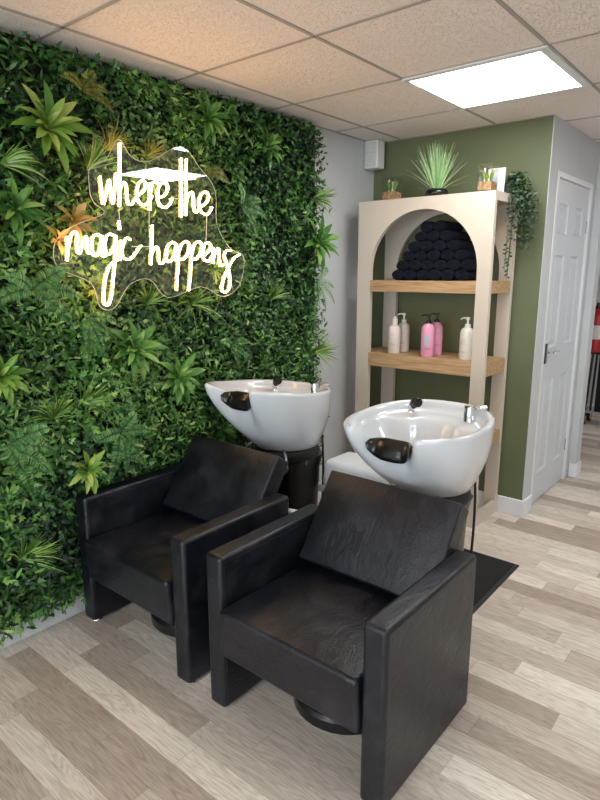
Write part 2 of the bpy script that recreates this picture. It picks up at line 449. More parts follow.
# individual plants
def rosette(y, z, size, mat, lab, x=.092, n=20, w=.27, seed=0, prof=STRAP, up=.2, group='leafy rosette plants on the wall'):
    random.seed(seed+int(1000*abs(y)+100*z)); lv = Leaves()
    for i in range(n):
        layer = i/n
        a = i*2.399 + U(-.2, .2); el = .25 + .95*layer
        L = size*(1-.45*layer)*U(.85, 1.1)
        d = Vector((math.sin(el)*.9+.15, math.cos(a)*math.cos(el*.8), math.sin(a)*math.cos(el*.8)+up*.6))
        lv.leaf(Vector((.0, 0, 0)) + d*.004, d, Vector((1, 0, .7)), L, L*w*U(.9, 1.15), min(1, max(0, U(.15, .9))), prof, -.02+.45*U(.5, 1.1), .3)
    o = link('rosette_plant', lv.mesh('rosette_plant'), M[mat], None, (x, y, z)); tag(o, lab, 'plant', group)
    bm = bmesh.new(); tube(bm, [(-x+.02, 0, -.01), (0, 0, 0)], .004, 6); link('stem', bm, M['stem'], o)
def fern(y, z, size, mat, lab, dirs, x=.095, seed=0, w=.24):
    random.seed(seed+int(1000*abs(y)+100*z)); lv = Leaves(); st = bmesh.new()
    for a in dirs:
        L = size*U(.85, 1.1); pts = []
        for k in range(15):
            u = k/14
            dy, dz = math.cos(a), math.sin(a)
            pts.append(Vector((.015+L*.30*math.sin(u*2.2), dy*L*u, dz*L*u - L*.38*u*u)))
        tube(st, pts[::2], .0015, 4)
        for k in range(1, 40):
            u = k/40; i = min(13, int(u*14)); f = u*14-i
            p = pts[i].lerp(pts[i+1], f); tg = (pts[i+1]-pts[i]).normalized()
            nn = Vector((1, 0, .25)); sd = tg.cross(nn).normalized()
            wl = L*w*math.sin(PI*min(1, .12+u*.88))**.7*(1-.35*u)
            t = min(1, max(0, .5+U(-.4, .4)))
            for s in (-1, 1):
                lv.leaf(p, sd*s+tg*.35, nn, wl, L/46*.72, t, LANCE, .18, .1)
    o = link('fern_plant', lv.mesh('fern_plant'), M[mat], None, (x, y, z)); tag(o, lab, 'fern', 'ferns on the plant wall')
    tube(st, [(-x+.02, 0, -.005), (.01, 0, 0)], .004, 6); link('stem', st, M['stem'], o)
def grass(y, z, size, mat, lab, n=70, spread=1.0, base=PI/2, x=.09, seed=0, droop=.6, w=.006, outw=.35):
    random.seed(seed+int(1000*abs(y)+100*z)); lv = Leaves()
    for i in range(n):
        a = base + random.gauss(0, .45)*spread; L = size*U(.55, 1.1); o = U(.1, outw)*1.6
        b = len(lv.v); t = min(1, max(0, U(.1, 1))); ww = w*U(.6, 1.1); dr = droop*U(.3, 1.2)
        for k in range(8):
            u = k/7
            p = Vector((L*o*math.sin(u*1.9), math.cos(a)*L*u, math.sin(a)*L*u - L*dr*u*u*.8))
            tg = Vector((o, math.cos(a), math.sin(a)-2*dr*u*.8)).normalized(); sd = tg.cross(Vector((1, .2, .1))).normalized()*ww*.5*(1-u**2)
            lv.v += [p-sd, p+sd]; lv.c += [t, t]
        for k in range(7): lv.f.append((b+2*k, b+2*k+1, b+2*k+3, b+2*k+2))
    o = link('grass_tuft', lv.mesh('grass_tuft'), M[mat], None, (x, y, z)); tag(o, lab, 'grass', 'grass tufts on the plant wall')
    bm = bmesh.new(); tube(bm, [(-x+.02, 0, -.01), (0, 0, 0)], .005, 6); link('stem', bm, M['stem'], o)
rosette(-2.266, 1.928, 0.17, 'leaf_lime', 'large bright lime rosette plant left of the sign near the top')
rosette(-2.408, 1.647, 0.12, 'leaf_mid', 'green rosette plant at the left edge, level with the sign')
rosette(-1.520, 2.095, 0.13, 'leaf_mid', 'mid green rosette plant above the word where, near the ceiling')
rosette(-1.133, 2.037, 0.12, 'leaf_mid', 'mid green rosette plant up right of the sign')
rosette(-1.968, 1.118, 0.15, 'leaf_mid', 'broad leaved rosette plant below the word magic')
rosette(-1.744, 0.968, 0.14, 'leaf_mid', 'rosette plant between the sign and the left basin')
rosette(-2.516, 1.074, 0.12, 'leaf_lime', 'pale lime rosette plant cut by the left edge of the photo')
rosette(-2.219, 0.655, 0.11, 'leaf_lime', 'bright rosette plant just above the left chair arm')
rosette(-0.732, 1.598, 0.18, 'leaf_mid', 'rosette plant sticking out over the right edge of the plant wall')
rosette(-1.506, 1.448, 0.07, 'leaf_sprig', 'small rosette plant peeping behind the end of happens', seed=3)
rosette(-1.473, 0.668, 0.09, 'leaf_sprig', 'small rosette plant beside the left basin front', seed=3)
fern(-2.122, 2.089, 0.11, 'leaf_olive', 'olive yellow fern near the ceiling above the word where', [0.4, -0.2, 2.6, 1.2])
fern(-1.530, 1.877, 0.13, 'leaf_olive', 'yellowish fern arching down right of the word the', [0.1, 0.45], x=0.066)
fern(-2.378, 1.375, 0.17, 'leaf_fern', 'wide fern at the left below the golden leaves', [0.2, 0.9, 2.4, 3.0, -0.6])
fern(-2.159, 1.263, 0.13, 'leaf_fern', 'fern hanging under the word magic', [-1.2, -1.8, -0.5, 0.2], x=0.066)
fern(-2.061, 0.781, 0.15, 'leaf_fern', 'fern low on the wall above the left chair', [-0.9, -1.6, -2.2, 0.3, 1.2, 2.8])
fern(-2.524, 0.830, 0.17, 'leaf_fern', 'pale fern at the left edge above the lower grass', [0.1, -0.5, 0.7, -1.2])
fern(-0.739, 1.383, 0.14, 'leaf_fern', 'fern at the right edge of the wall over white paint', [0.1, -0.5, -1.2, -2, 1.2])
fern(-1.314, 1.753, 0.13, 'leaf_fern', 'fern right of the sign near its upper corner', [0.6, -0.1, -1.0, 2.0])
fern(-1.417, 1.088, 0.11, 'leaf_fern', 'fern just above the left basin', [0.5, -0.4, -1.2, 2.5])
fern(-2.068, 0.682, 0.09, 'leaf_fern', 'small fern just above the left chair arm', [-0.2, 0.6, 2.6], seed=4)
grass(-2.113, 1.814, 0.17, 'grass_dark', 'upright grass tuft left of the word where', spread=0.8)
grass(-2.003, 1.901, 0.15, 'leaf_olive', 'yellow lit grass tuft arching over the w of the sign', spread=1.5, w=0.004, x=0.066)  # yellow light of the sign is put into the blade colour
grass(-1.826, 1.896, 0.13, 'leaf_olive', 'grass tuft behind the top of the sign, coloured golden for the sign light', spread=1.3, w=0.004, base=1.3, x=0.066)  # golden tone paints in the warm glow of the sign
grass(-2.440, 1.790, 0.14, 'grass_dark', 'grass tuft at the left edge near the lime rosette', spread=0.7, base=0.6)
grass(-1.865, 1.301, 0.13, 'grass_dark', 'grass tuft between magic and happens', spread=1.2, x=0.066)
grass(-1.617, 1.291, 0.16, 'grass_dark', 'splayed grass tuft beneath the word happens', spread=2.0, base=1.2, w=0.004, x=0.066)
grass(-2.341, 0.888, 0.16, 'grass_dark', 'dark grass tuft in the lower left of the plant wall', spread=1.0)
grass(-2.214, 0.924, 0.16, 'grass_dark', 'grass tuft arching to the right below the hanging fern', spread=1.1, base=0.7)
grass(-1.109, 1.295, 0.15, 'grass_dark', 'grass tuft near the right edge of the plant wall', spread=1.3)
grass(-0.727, 0.983, 0.16, 'grass_dark', 'spiky grass tuft low on the right edge of the wall', spread=1.3, base=0.2, droop=0.2)
grass(-0.743, 1.837, 0.14, 'grass_dark', 'spiky grass tuft high on the right edge of the wall', spread=1.4, base=0.2, droop=0.2)
grass(-2.515, 0.378, 0.17, 'grass_dark', 'arching grass tuft low beside the left chair', spread=1.1, base=0.8)
grass(-2.098, 1.369, 0.08, 'leaf_olive', 'yellow grass tuft behind the loop of the g', spread=3.2, w=0.004, x=0.066)
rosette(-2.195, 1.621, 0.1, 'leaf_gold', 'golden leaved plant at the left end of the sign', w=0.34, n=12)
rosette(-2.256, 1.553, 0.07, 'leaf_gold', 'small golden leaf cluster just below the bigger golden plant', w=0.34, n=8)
# ------------------------------------------------------------------ neon sign
def sign():
    X = .142
    t = thing('neon_sign', 'warm glowing handwritten neon sign on clear acrylic on the plant wall', 'sign', (X, -1.75, 1.6))
    TXT = [
        ('where', [[(-2.093, 1.7895), (-2.0925, 1.751), (-2.0883, 1.695), (-2.0817, 1.7014), (-2.0666, 1.7459), (-2.0546, 1.7803), (-2.0518, 1.7434), (-2.047, 1.6957), (-2.0377, 1.7251), (-2.0295, 1.7694), (-2.0231, 1.8094)],
            [(-1.9977, 1.9201), (-2.0048, 1.8313), (-2.0112, 1.7515), (-2.0166, 1.687)],
            [(-2.0114, 1.7435), (-2.0006, 1.7705), (-1.9869, 1.7779), (-1.9802, 1.7626), (-1.9801, 1.7304), (-1.9763, 1.7016), (-1.9599, 1.7005), (-1.9367, 1.7283), (-1.8987, 1.7586), (-1.8876, 1.7845), (-1.9014, 1.7953), (-1.92, 1.7851), (-1.9321, 1.7512), (-1.9297, 1.7187), (-1.9078, 1.7007), (-1.8809, 1.7125), (-1.8605, 1.7415)],
            [(-1.8698, 1.7888), (-1.871, 1.7335), (-1.8742, 1.6848)],
            [(-1.8703, 1.7432), (-1.8566, 1.7854), (-1.8403, 1.7992), (-1.8283, 1.7933), (-1.827, 1.7837)],
            [(-1.8299, 1.7372), (-1.8029, 1.7455), (-1.7811, 1.7688), (-1.781, 1.791), (-1.7965, 1.7991), (-1.8207, 1.7844), (-1.8325, 1.7467), (-1.8253, 1.7106), (-1.7961, 1.7006), (-1.769, 1.7203), (-1.7594, 1.7411)]]),
        ('the', [[(-1.7026, 1.9064), (-1.7085, 1.7986), (-1.7156, 1.6687)],
            [(-1.7764, 1.815), (-1.7072, 1.8228), (-1.6314, 1.8339)],
            [(-1.6744, 1.9078), (-1.6806, 1.8016), (-1.6893, 1.6756)],
            [(-1.6845, 1.7274), (-1.6682, 1.7646), (-1.6497, 1.7751), (-1.6423, 1.7542), (-1.6424, 1.7101), (-1.6298, 1.6939), (-1.6051, 1.7183), (-1.5717, 1.7368), (-1.5544, 1.7621), (-1.5624, 1.7815), (-1.5842, 1.7815), (-1.6054, 1.7575), (-1.6113, 1.723), (-1.5968, 1.6952), (-1.5665, 1.6894), (-1.5472, 1.7069), (-1.5376, 1.7237)]]),
        ('magic', [[(-2.2465, 1.5649), (-2.2465, 1.523), (-2.253, 1.4779)],
            [(-2.2473, 1.5146), (-2.2318, 1.5627), (-2.2144, 1.5831), (-2.204, 1.5724), (-2.2086, 1.5411), (-2.2081, 1.5111), (-2.1987, 1.5085), (-2.1862, 1.5419), (-2.1746, 1.5652), (-2.1665, 1.5609), (-2.1684, 1.5311), (-2.1632, 1.507), (-2.1458, 1.5173)],
            [(-2.1067, 1.571), (-2.1242, 1.5778), (-2.1419, 1.5654), (-2.148, 1.5317), (-2.1437, 1.5028), (-2.1271, 1.502), (-2.1108, 1.5358), (-2.1023, 1.5741)],
            [(-2.1023, 1.5741), (-2.1056, 1.533), (-2.1038, 1.4966), (-2.0895, 1.504)],
            [(-2.0437, 1.5726), (-2.0661, 1.5816), (-2.0843, 1.5691), (-2.0919, 1.5335), (-2.0859, 1.5058), (-2.0643, 1.5153), (-2.0478, 1.5468), (-2.0413, 1.5769)],
            [(-2.0413, 1.5769), (-2.043, 1.535), (-2.0533, 1.4747), (-2.065, 1.4141), (-2.0768, 1.3533), (-2.0939, 1.314), (-2.1111, 1.3178), (-2.1117, 1.3542), (-2.1, 1.4143), (-2.0791, 1.4594), (-2.0493, 1.4808), (-2.0308, 1.4889)],
            [(-2.022, 1.5597), (-2.0261, 1.5235), (-2.0276, 1.4841)],
            [(-2.0235, 1.6342), (-2.0225, 1.6194), (-2.0225, 1.6004)],
            [(-1.976, 1.5628), (-1.9923, 1.57), (-2.0084, 1.5482), (-2.0179, 1.5177), (-2.0125, 1.4935), (-1.9873, 1.4878), (-1.9638, 1.5036), (-1.9394, 1.5309), (-1.9265, 1.5418)]]),
        ('happens', [[(-1.867, 1.6262), (-1.8752, 1.5423), (-1.8846, 1.4672)],
            [(-1.8806, 1.5019), (-1.862, 1.5339), (-1.8478, 1.5388), (-1.8415, 1.5212), (-1.8428, 1.4855), (-1.8304, 1.4729), (-1.8065, 1.492), (-1.797, 1.5223)],
            [(-1.7486, 1.5539), (-1.7706, 1.5622), (-1.794, 1.5412), (-1.8048, 1.5033), (-1.7947, 1.4809), (-1.7718, 1.4911), (-1.7528, 1.531), (-1.7465, 1.5555)],
            [(-1.7465, 1.5555), (-1.7522, 1.5082), (-1.7476, 1.4838)],
            [(-1.7345, 1.5407), (-1.7447, 1.4469), (-1.7575, 1.36)],
            [(-1.7367, 1.52), (-1.7167, 1.5566), (-1.6909, 1.5675), (-1.6764, 1.5526), (-1.6864, 1.5174), (-1.71, 1.4936), (-1.7381, 1.4931)],
            [(-1.6614, 1.5429), (-1.6735, 1.447), (-1.6884, 1.3584)],
            [(-1.6624, 1.5218), (-1.645, 1.5591), (-1.6181, 1.5702), (-1.603, 1.5526), (-1.6153, 1.519), (-1.6397, 1.4948), (-1.6669, 1.4943)],
            [(-1.5997, 1.5074), (-1.5662, 1.5282), (-1.5508, 1.5527), (-1.5644, 1.5683), (-1.5865, 1.5595), (-1.5988, 1.5273), (-1.5949, 1.4955), (-1.568, 1.4862), (-1.5392, 1.5126)],
            [(-1.5356, 1.5467), (-1.5386, 1.476)],
            [(-1.5375, 1.5005), (-1.5181, 1.5375), (-1.5022, 1.5396), (-1.5014, 1.5011), (-1.4924, 1.4683), (-1.475, 1.4726)],
            [(-1.3699, 1.5204), (-1.4067, 1.5028), (-1.4377, 1.4687), (-1.4725, 1.4141), (-1.4917, 1.3682), (-1.4775, 1.3451), (-1.45, 1.3563), (-1.4381, 1.3884), (-1.4411, 1.4393), (-1.455, 1.4769), (-1.4689, 1.51), (-1.4564, 1.5351), (-1.4258, 1.5359)]]),
    ]
    OUT = [(-2.1382, 1.7177), (-2.1331, 1.8148), (-2.063, 1.8522), (-2.0012, 1.9342), (-1.9478, 1.8785), (-1.8619, 1.8738), (-1.6993, 1.9533), (-1.6023, 1.8844), (-1.5142, 1.7995), (-1.507, 1.6498), (-1.4327, 1.5503), (-1.3398, 1.507), (-1.3733, 1.3777), (-1.4832, 1.3254), (-1.6159, 1.3734), (-1.8028, 1.3306), (-1.8924, 1.4083), (-1.9915, 1.3875), (-2.0656, 1.3003), (-2.1302, 1.306), (-2.1619, 1.3971), (-2.2892, 1.4548), (-2.2924, 1.5407), (-2.219, 1.6017), (-2.0863, 1.6562), (-2.1224, 1.6891)]
    WIRES = [[(-1.8803, 1.6922), (-1.8878, 1.5771)], [(-2.0218, 1.6743), (-2.0229, 1.6374)], [(-1.5702, 1.6931), (-1.582, 1.5743)], [(-1.9731, 1.5381), (-1.8848, 1.5409)], [(-1.78, 1.7366), (-1.712, 1.7426)]]
    STAND = [(-2.1129, 1.8045), (-1.5325, 1.7821), (-2.273, 1.477), (-1.3967, 1.4124)]
    O = Vector((X, -1.75, 1.6))
    for word, strokes in TXT:
        bm = bmesh.new()
        for s in strokes:
            tube(bm, [Vector((.0015, a, b)) - Vector((0, -1.75, 1.6)) for a, b in [(p[0], p[1]) for p in spline([(q[0], q[1], 0) for q in s], 5)]], .0037, 8)
        link('word_tube', bm, M['neon'], t, smooth=True)['label'] = 'glowing tube lettering reading "%s"' % word
    bm = bmesh.new()
    vs = [bm.verts.new((0, a+1.75, b-1.6)) for a, b in [(p[0], p[1]) for p in spline([(q[0], q[1], 0) for q in OUT+[OUT[0]]], 4)][:-1]]
    f = bm.faces.new(vs)
    r = bmesh.ops.extrude_face_region(bm, geom=[f])
    for v in r['geom']:
        if isinstance(v, bmesh.types.BMVert): v.co.x -= .005
    bmesh.ops.triangulate(bm, faces=[f for f in bm.faces if len(f.verts) > 4])
    link('acrylic_backplate', bm, M['acrylic'], t)['label'] = 'clear acrylic backplate'
    pts = [(p[0], p[1]) for p in spline([(q[0], q[1], 0) for q in OUT+[OUT[0]]], 4)]
    bm = bmesh.new(); tube(bm, [(-.0025, a+1.75, b-1.6) for a, b in pts], .0013, 5); link('acrylic_edge', bm, M['acrylic_edge'], t)
    for a in WIRES:
        bm = bmesh.new(); tube(bm, [(.003, q[0]+1.75, q[1]-1.6) for q in a], .0016, 5); link('cable', bm, M['acrylic_edge'], t)
    for a, b in STAND:
        bm = bmesh.new(); tube(bm, [(-.12, a+1.75, b-1.6), (.003, a+1.75, b-1.6)], .005, 8); link('standoff', bm, M['steel'], t)
sign()
# ------------------------------------------------------------------ backwash chairs
def cushion(w, d, h, crown=.02, nx=14, ny=10, e=.02):
    """soft box centred in x, y from 0..d, z 0..h with rounded edges and a crowned top"""
    bm = bmesh.new()
    box(bm, -w/2, w/2, 0, d, 0, h)
    bmesh.ops.subdivide_edges(bm, edges=bm.edges[:], cuts=9, use_grid_fill=True)
    for v in bm.verts:
        x, y, z = v.co; u = abs(x)/(w/2); t = abs(y-d/2)/(d/2)
        top = z/h
        c = (1-u**4)*(1-t**4)
        v.co.z += crown*c*(2*top-1 if top > .5 else 0)
        s = 1-(2*top-1)**2
    return bm
def make_chair(lab, loc):
    t = thing('salon_chair', lab, 'chair', loc, 0, 'black backwash armchairs')
    # side arms: solid panels to the floor
    for s in (-1, 1):
        a = link('armrest', boxes((s*.305-.0375, s*.305+.0375, -.004, .545, .007, .556)), M['leather'], t, bevel=.014, seg=4)
        for yy in (.032, .46):
            bm = bmesh.new(); lathe(bm, [(.018, .0075), (.02, .007), (.026, .005), (.028, 0)], (s*.305, yy, 0), 20)
            link('foot_glide', bm, M['chrome'], a, smooth=True)['label'] = 'chrome glide foot'
        bm = bmesh.new()
        x = s*.305 + (-.0375 if s > 0 else .0375) + (-.0006 if s > 0 else .0006)
        tube(bm, [(x, .012, .05), (x, .012, .535), (x, .533, .535), (x, .533, .05)], .0012, 5); link('piping', bm, M['leather'], a)
    # seat
    bm = cushion(.530, .52, .174, .014)
    for v in bm.verts:
        u = v.co.y/.50
        v.co.z += -.012*u*(v.co.z > .1)
        v.co.y -= .012*(1-u)*(v.co.z/.174)
    link('seat', bm, M['leather'], t, (0, -.012, .214), bevel=.013, seg=3)['label'] = 'thick box seat'
    # reclined back cushion
    bm = cushion(.528, .345, .082, .018)
    b = link('backrest', bm, M['leather'], t, (.010, .428, .377), bevel=.022, seg=5)
    b.rotation_euler = (math.radians(55.5), 0, 0)
    b['label'] = 'reclined square back cushion'
    p = bmesh.new(); e = .012; w2, d2 = .264-.007, .345-.007
    tube(p, [(-w2, .007, .081), (w2, .007, .081), (w2, d2, .081), (-w2, d2, .081), (-w2, .007, .081)], .0016, 5)
    tube(p, [(-w2-.001, .004, .01), (w2+.001, .004, .01), (w2+.001, d2, .01), (-w2-.001, d2, .01), (-w2-.001, .004, .01)], .0016, 5)
    link('piping', p, M['leather'], b)
    # black back shell and frame under the seat
    link('back_shell', boxes((-.25, .25, .508, .528, .10, .46)), M['leather'], t, bevel=.008)
    bm = bmesh.new(); lathe(bm, [(.172, 0), (.180, .008), (.182, .045), (.172, .056), (.085, .062), (.075, .09), (.07, .213)], (0, .31, 0), 36)
    link('base', bm, M['blackplastic'], t, smooth=True)['label'] = 'round black base under the seat'
    return t
def copy_tree(o, parent=None):
    c = o.copy(); COL.objects.link(c); c.parent = parent
    for ch in o.children: copy_tree(ch, c)
    return c
CH1, CH2, CY = .406, 1.198, -2.258
chair2 = make_chair('nearest black leatherette backwash armchair, in front of the right basin', (CH2, CY, 0))
chair1 = copy_tree(chair2); chair1.location = (CH1, CY, 0); chair1['label'] = 'black leatherette backwash armchair beside the plant wall, left basin behind it'
bm = bmesh.new(); tube(bm, [(.19+.0, .50, .47), (.30, .56, .47)], .008, 10); lv_ = link('lever', bm, M['steel'], chair1, smooth=True)
bm = bmesh.new(); tube(bm, [(.30, .56, .47), (.385, .585, .475)], [.016, .014], 14); link('grip', bm, M['whiteplastic'], lv_, smooth=True)['label'] = 'white lever grip'
# ------------------------------------------------------------------ basins
def rim_pt(ph, tilt, nf=1):
    c, s = math.cos(ph), math.sin(ph)
    e = 2/2.3
    x = .252*math.copysign(abs(c)**e, c)
    y = (.30 if s > 0 else .315)*math.copysign(abs(s)**e, s)
    if s < 0: x *= 1-.10*abs(s)**2
    nt = (1-sstep(.05, .145, abs(x)))*(nf if s < 0 else 0)
    hz = .012*sstep(.0, .28, -y)
    z = .895 + hz - .058*nt + tilt*(-y)
    y += .145*nt
    return Vector((x, y, z)), nt
def make_basin(lab, loc, tilt):
    t = thing('shampoo_basin', lab, 'basin', loc, 0, 'white ceramic shampoo basins')
    N = 96; bm = bmesh.new(); rings = []
    bc = Vector((0, .115, .62))
    def ring(fn): rings.append([bm.verts.new(fn(2*PI*k/N)) for k in range(N)])
    def outer(u, bulge):
        def fn(ph):
            p, nt = rim_pt(ph, tilt, max(0, 1-u*1.3)); s = math.sin(ph)
            b = bc + Vector((.155*math.cos(ph), .155*s, 0))
            pw = 1.15+.95*(.5+.5*s) + .35*abs(math.cos(ph))
            h = u**pw
            q = p.lerp(b, h); q.z = p.z + (b.z-p.z)*u
            return q
        return fn
    def inset(d, dz, dback=0):
        def fn(ph):
            p, nt = rim_pt(ph, tilt); s = math.sin(ph)
            c = Vector((0, 0, p.z)); v = c-p; v.z = 0
            L = v.length; v.normalize()
            back = sstep(.1, .7, s)
            return p + v*(min(L*.9, d+dback*back)) + Vector((0, 0, dz*(1-.45*nt)))
        return fn
    dc = Vector((0, -.01, .735))
    def bowl(u, d0, dz0, db):
        def fn(ph):
            a = inset(d0, dz0, db)(ph); b = dc + Vector((.035*math.cos(ph), .035*math.sin(ph), 0))
            q = a.lerp(b, u**1.0); q.z = a.z + (b.z-a.z)*(1-(1-u)**2.2); return q
        return fn
    ring(lambda ph: bc + Vector((.10*math.cos(ph), .10*math.sin(ph), 0)))
    for u in (1, .985, .95, .88, .78, .66, .54, .42, .3, .2, .12, .06, .02): ring(outer(u, 0))
    ring(inset(.000, .004)); ring(inset(.008, .010)); ring(inset(.018, .008)); ring(inset(.026, -.002)); ring(inset(.030, -.014))
    ring(inset(.036, -.026)); ring(inset(.04, -.03, .05)); ring(inset(.043, -.034, .085)); ring(inset(.048, -.045, .10))
    for u in (.08, .18, .3, .45, .6, .75, .9, 1): ring(bowl(u, .05, -.05, .10))
    for a, b in zip(rings, rings[1:]):
        for k in range(N): bm.faces.new((a[k], a[(k+1) % N], b[(k+1) % N], b[k]))
    bm.faces.new(rings[0][::-1]); bm.faces.new(rings[-1])
    basin = link('bowl', bm, M['ceramic'], t, smooth=True, autos=True)
    bm = bmesh.new(); lathe(bm, [(.033, 0), (.033, .004), (.024, .006), (.01, .003)], (dc.x, dc.y, dc.z), 24); link('drain', bm, M['chrome'], basin, smooth=True)
    # gel neck rest over the front notch
    bm = bmesh.new(); rs = []
    n = 26
    for i in range(n+1):
        u = i/n*2-1; x = .093*u+.006
        # follow the notch in the rim
        best = min((abs(rim_pt(-PI/2+a*.004, tilt)[0].x-x), a) for a in range(-160, 161))[1]
        p, nt = rim_pt(-PI/2+best*.004, tilt)
        w = (1-abs(u)**3.2)**.5 if abs(u) < 1 else 0
        w = max(w, .05); rr = []
        for k in range(16):
            a = 2*PI*k/16
            q = Vector((0, -.020 + .027*w*math.cos(a), -.006+.038*w*math.sin(a)))
            # cant the pad outward so it drapes over the front face
            q.y += .4*q.z
            rr.append(bm.verts.new(p+q))
        rs.append(rr)
    for a, b in zip(rs, rs[1:]):
        for k in range(16): bm.faces.new((a[k], a[(k+1) % 16], b[(k+1) % 16], b[k]))
    bm.faces.new(rs[0][::-1]); bm.faces.new(rs[-1])
    link('neck_rest', bm, M['gel'], t, smooth=True, autos=True)['label'] = 'glossy black gel neck rest'
    # hand shower resting on the back ledge, left
    zl = .845 - tilt*.2
    bm = bmesh.new()
    lathe(bm, [(.021, 0), (.023, .006), (.017, .016), (.014, .03), (.017, .042), (.013, .05)], (-.135, .185, zl), 20)
    sp = link('shower_holder', bm, M['chrome'], t, smooth=True)
    bm = bmesh.new(); tube(bm, spline([(-.135, .185, zl+.04), (-.128, .180, zl+.055), (-.108, .17, zl+.068), (-.09, .162, zl+.070)], 4), [.010, .012, .013, .013, .014, .016, .018, .019, .021, .021, .0205, .02, .018], 14)
    link('shower_head', bm, M['blackplastic'], sp, smooth=True)['label'] = 'black spray head'
    bm = bmesh.new(); tube(bm, [(-.140, .188, zl+.033), (-.121, .176, zl+.052)], [.0165, .0150], 14); link('collar', bm, M['chrome'], sp, smooth=True)
    # mixer knob
    bm = bmesh.new()
    lathe(bm, [(.026, 0), (.026, .005), (.0235, .008), (.0235, .074), (.022, .079), (.012, .081)], (.113, .192, zl), 24)
    mx = link('mixer_tap', bm, M['chrome'], t, smooth=True)
    bm = bmesh.new(); tube(bm, [(.113, .192, zl+.066), (.146, .222, zl+.072)], [.004, .004], 8); tube(bm, [(.140, .217, zl+.071), (.160, .235, zl+.074)], [.009, .008], 12)
    link('tap_lever', bm, M['chrome'], mx, smooth=True)
    # pedestal
    bm = bmesh.new(); N2 = 40
    prof = [(.115, .0), (.12, .012), (.115, .03), (.10, .06), (.097, .3), (.103, .5), (.115, .56)]
    rr = []
    for r, z in prof:
        r2 = []
        for k in range(N2):
            a = 2*PI*k/N2; c, s = math.cos(a), math.sin(a); e = 2/4.5
            r2.append(bm.verts.new((1.2*r*math.copysign(abs(c)**e, c), .13+1.25*r*math.copysign(abs(s)**e, s), z)))
        rr.append(r2)
    for a, b in zip(rr, rr[1:]):
        for k in range(N2): bm.faces.new((a[k], a[(k+1) % N2], b[(k+1) % N2], b[k]))
    bm.faces.new(rr[0][::-1]); bm.faces.new(rr[-1])
    pd = link('pedestal', bm, M['blackplastic'], t, smooth=True)
    bm = bmesh.new(); lathe(bm, [(.13, .555), (.152, .565), (.158, .585), (.155, .605), (.148, .613), (.15, .6195)], (0, .115, 0), 40)
    link('collar', bm, M['rubber'], pd, smooth=True)['label'] = 'black rubber collar'
    bm = bmesh.new()
    for s, yy in ((-1, -.04), (1, -.04), (1, .10)):
        tube(bm, spline([(s*.10, yy+.02, .52), (s*.135, yy, .55), (s*.13, yy, .60), (s*.10, yy+.02, .63)], 4), .007, 8)
    tube(bm, [(-.14, -.04, .555), (.14, -.04, .555)], .008, 8)
    link('tilt_bracket', bm, M['steel'], t, smooth=True)
    bm = bmesh.new(); tube(bm, spline([(.11, .21, .72), (.138, .215, .66), (.148, .215, .5), (.146, .21, .3), (.140, .20, .16), (.11, .18, .06)], 6), .0055, 8)
    link('hose', bm, M['rubber'], t, smooth=True)['label'] = 'thin black water hose'
    return t
make_basin('white ceramic shampoo basin in front of the shelf unit, its bowl open to view', (CH2-.003, -1.495, 0), -.05)
make_basin('white ceramic shampoo basin by the plant wall, tipped so its bowl hardly shows', (CH1, -1.455, 0), .085).scale = (1, 1, 1.022)
# ------------------------------------------------------------------ mat and plastic trolley
t = thing('floor_mat', 'black rubber edged mat on the floor under the right basin', 'mat', (.97, -.91, 0))
link('pile', boxes((-.30, .335, -.30, .26, .003, .012)), M['mat'], t); link('border', boxes((-.32, .357, -.32, .28, 0, .006)), M['matedge'], t, bevel=.002)
def trolley():
    t = thing('salon_trolley', 'pale grey plastic trolley box between the two basins', 'trolley', (.712, -1.15, 0))
    bm = bmesh.new(); vs = box(bm, -.163, .19, -.11, .12, .415, .555)
    for v in vs:
        if v.co.z > .5: v.co.x *= .93; v.co.y *= .90
    link('body', bm, M['plastic'], t, bevel=.03, seg=5)
    link('rim', boxes((-.171, .20, -.118, .13, .395, .425)), M['plastic'], t, bevel=.008, seg=3)
    for x in (-.148, .175):
        for y in (-.095, .105):
            bm = bmesh.new(); tube(bm, [(x, y, .03), (x, y, .40)], .010, 10)
            l = link('leg', bm, M['steel'], t, smooth=True)
            bm = bmesh.new(); tube(bm, [(x-.009, y, .018), (x+.009, y, .018)], .018, 14); link('castor', bm, M['rubber'], l, smooth=True)
trolley()
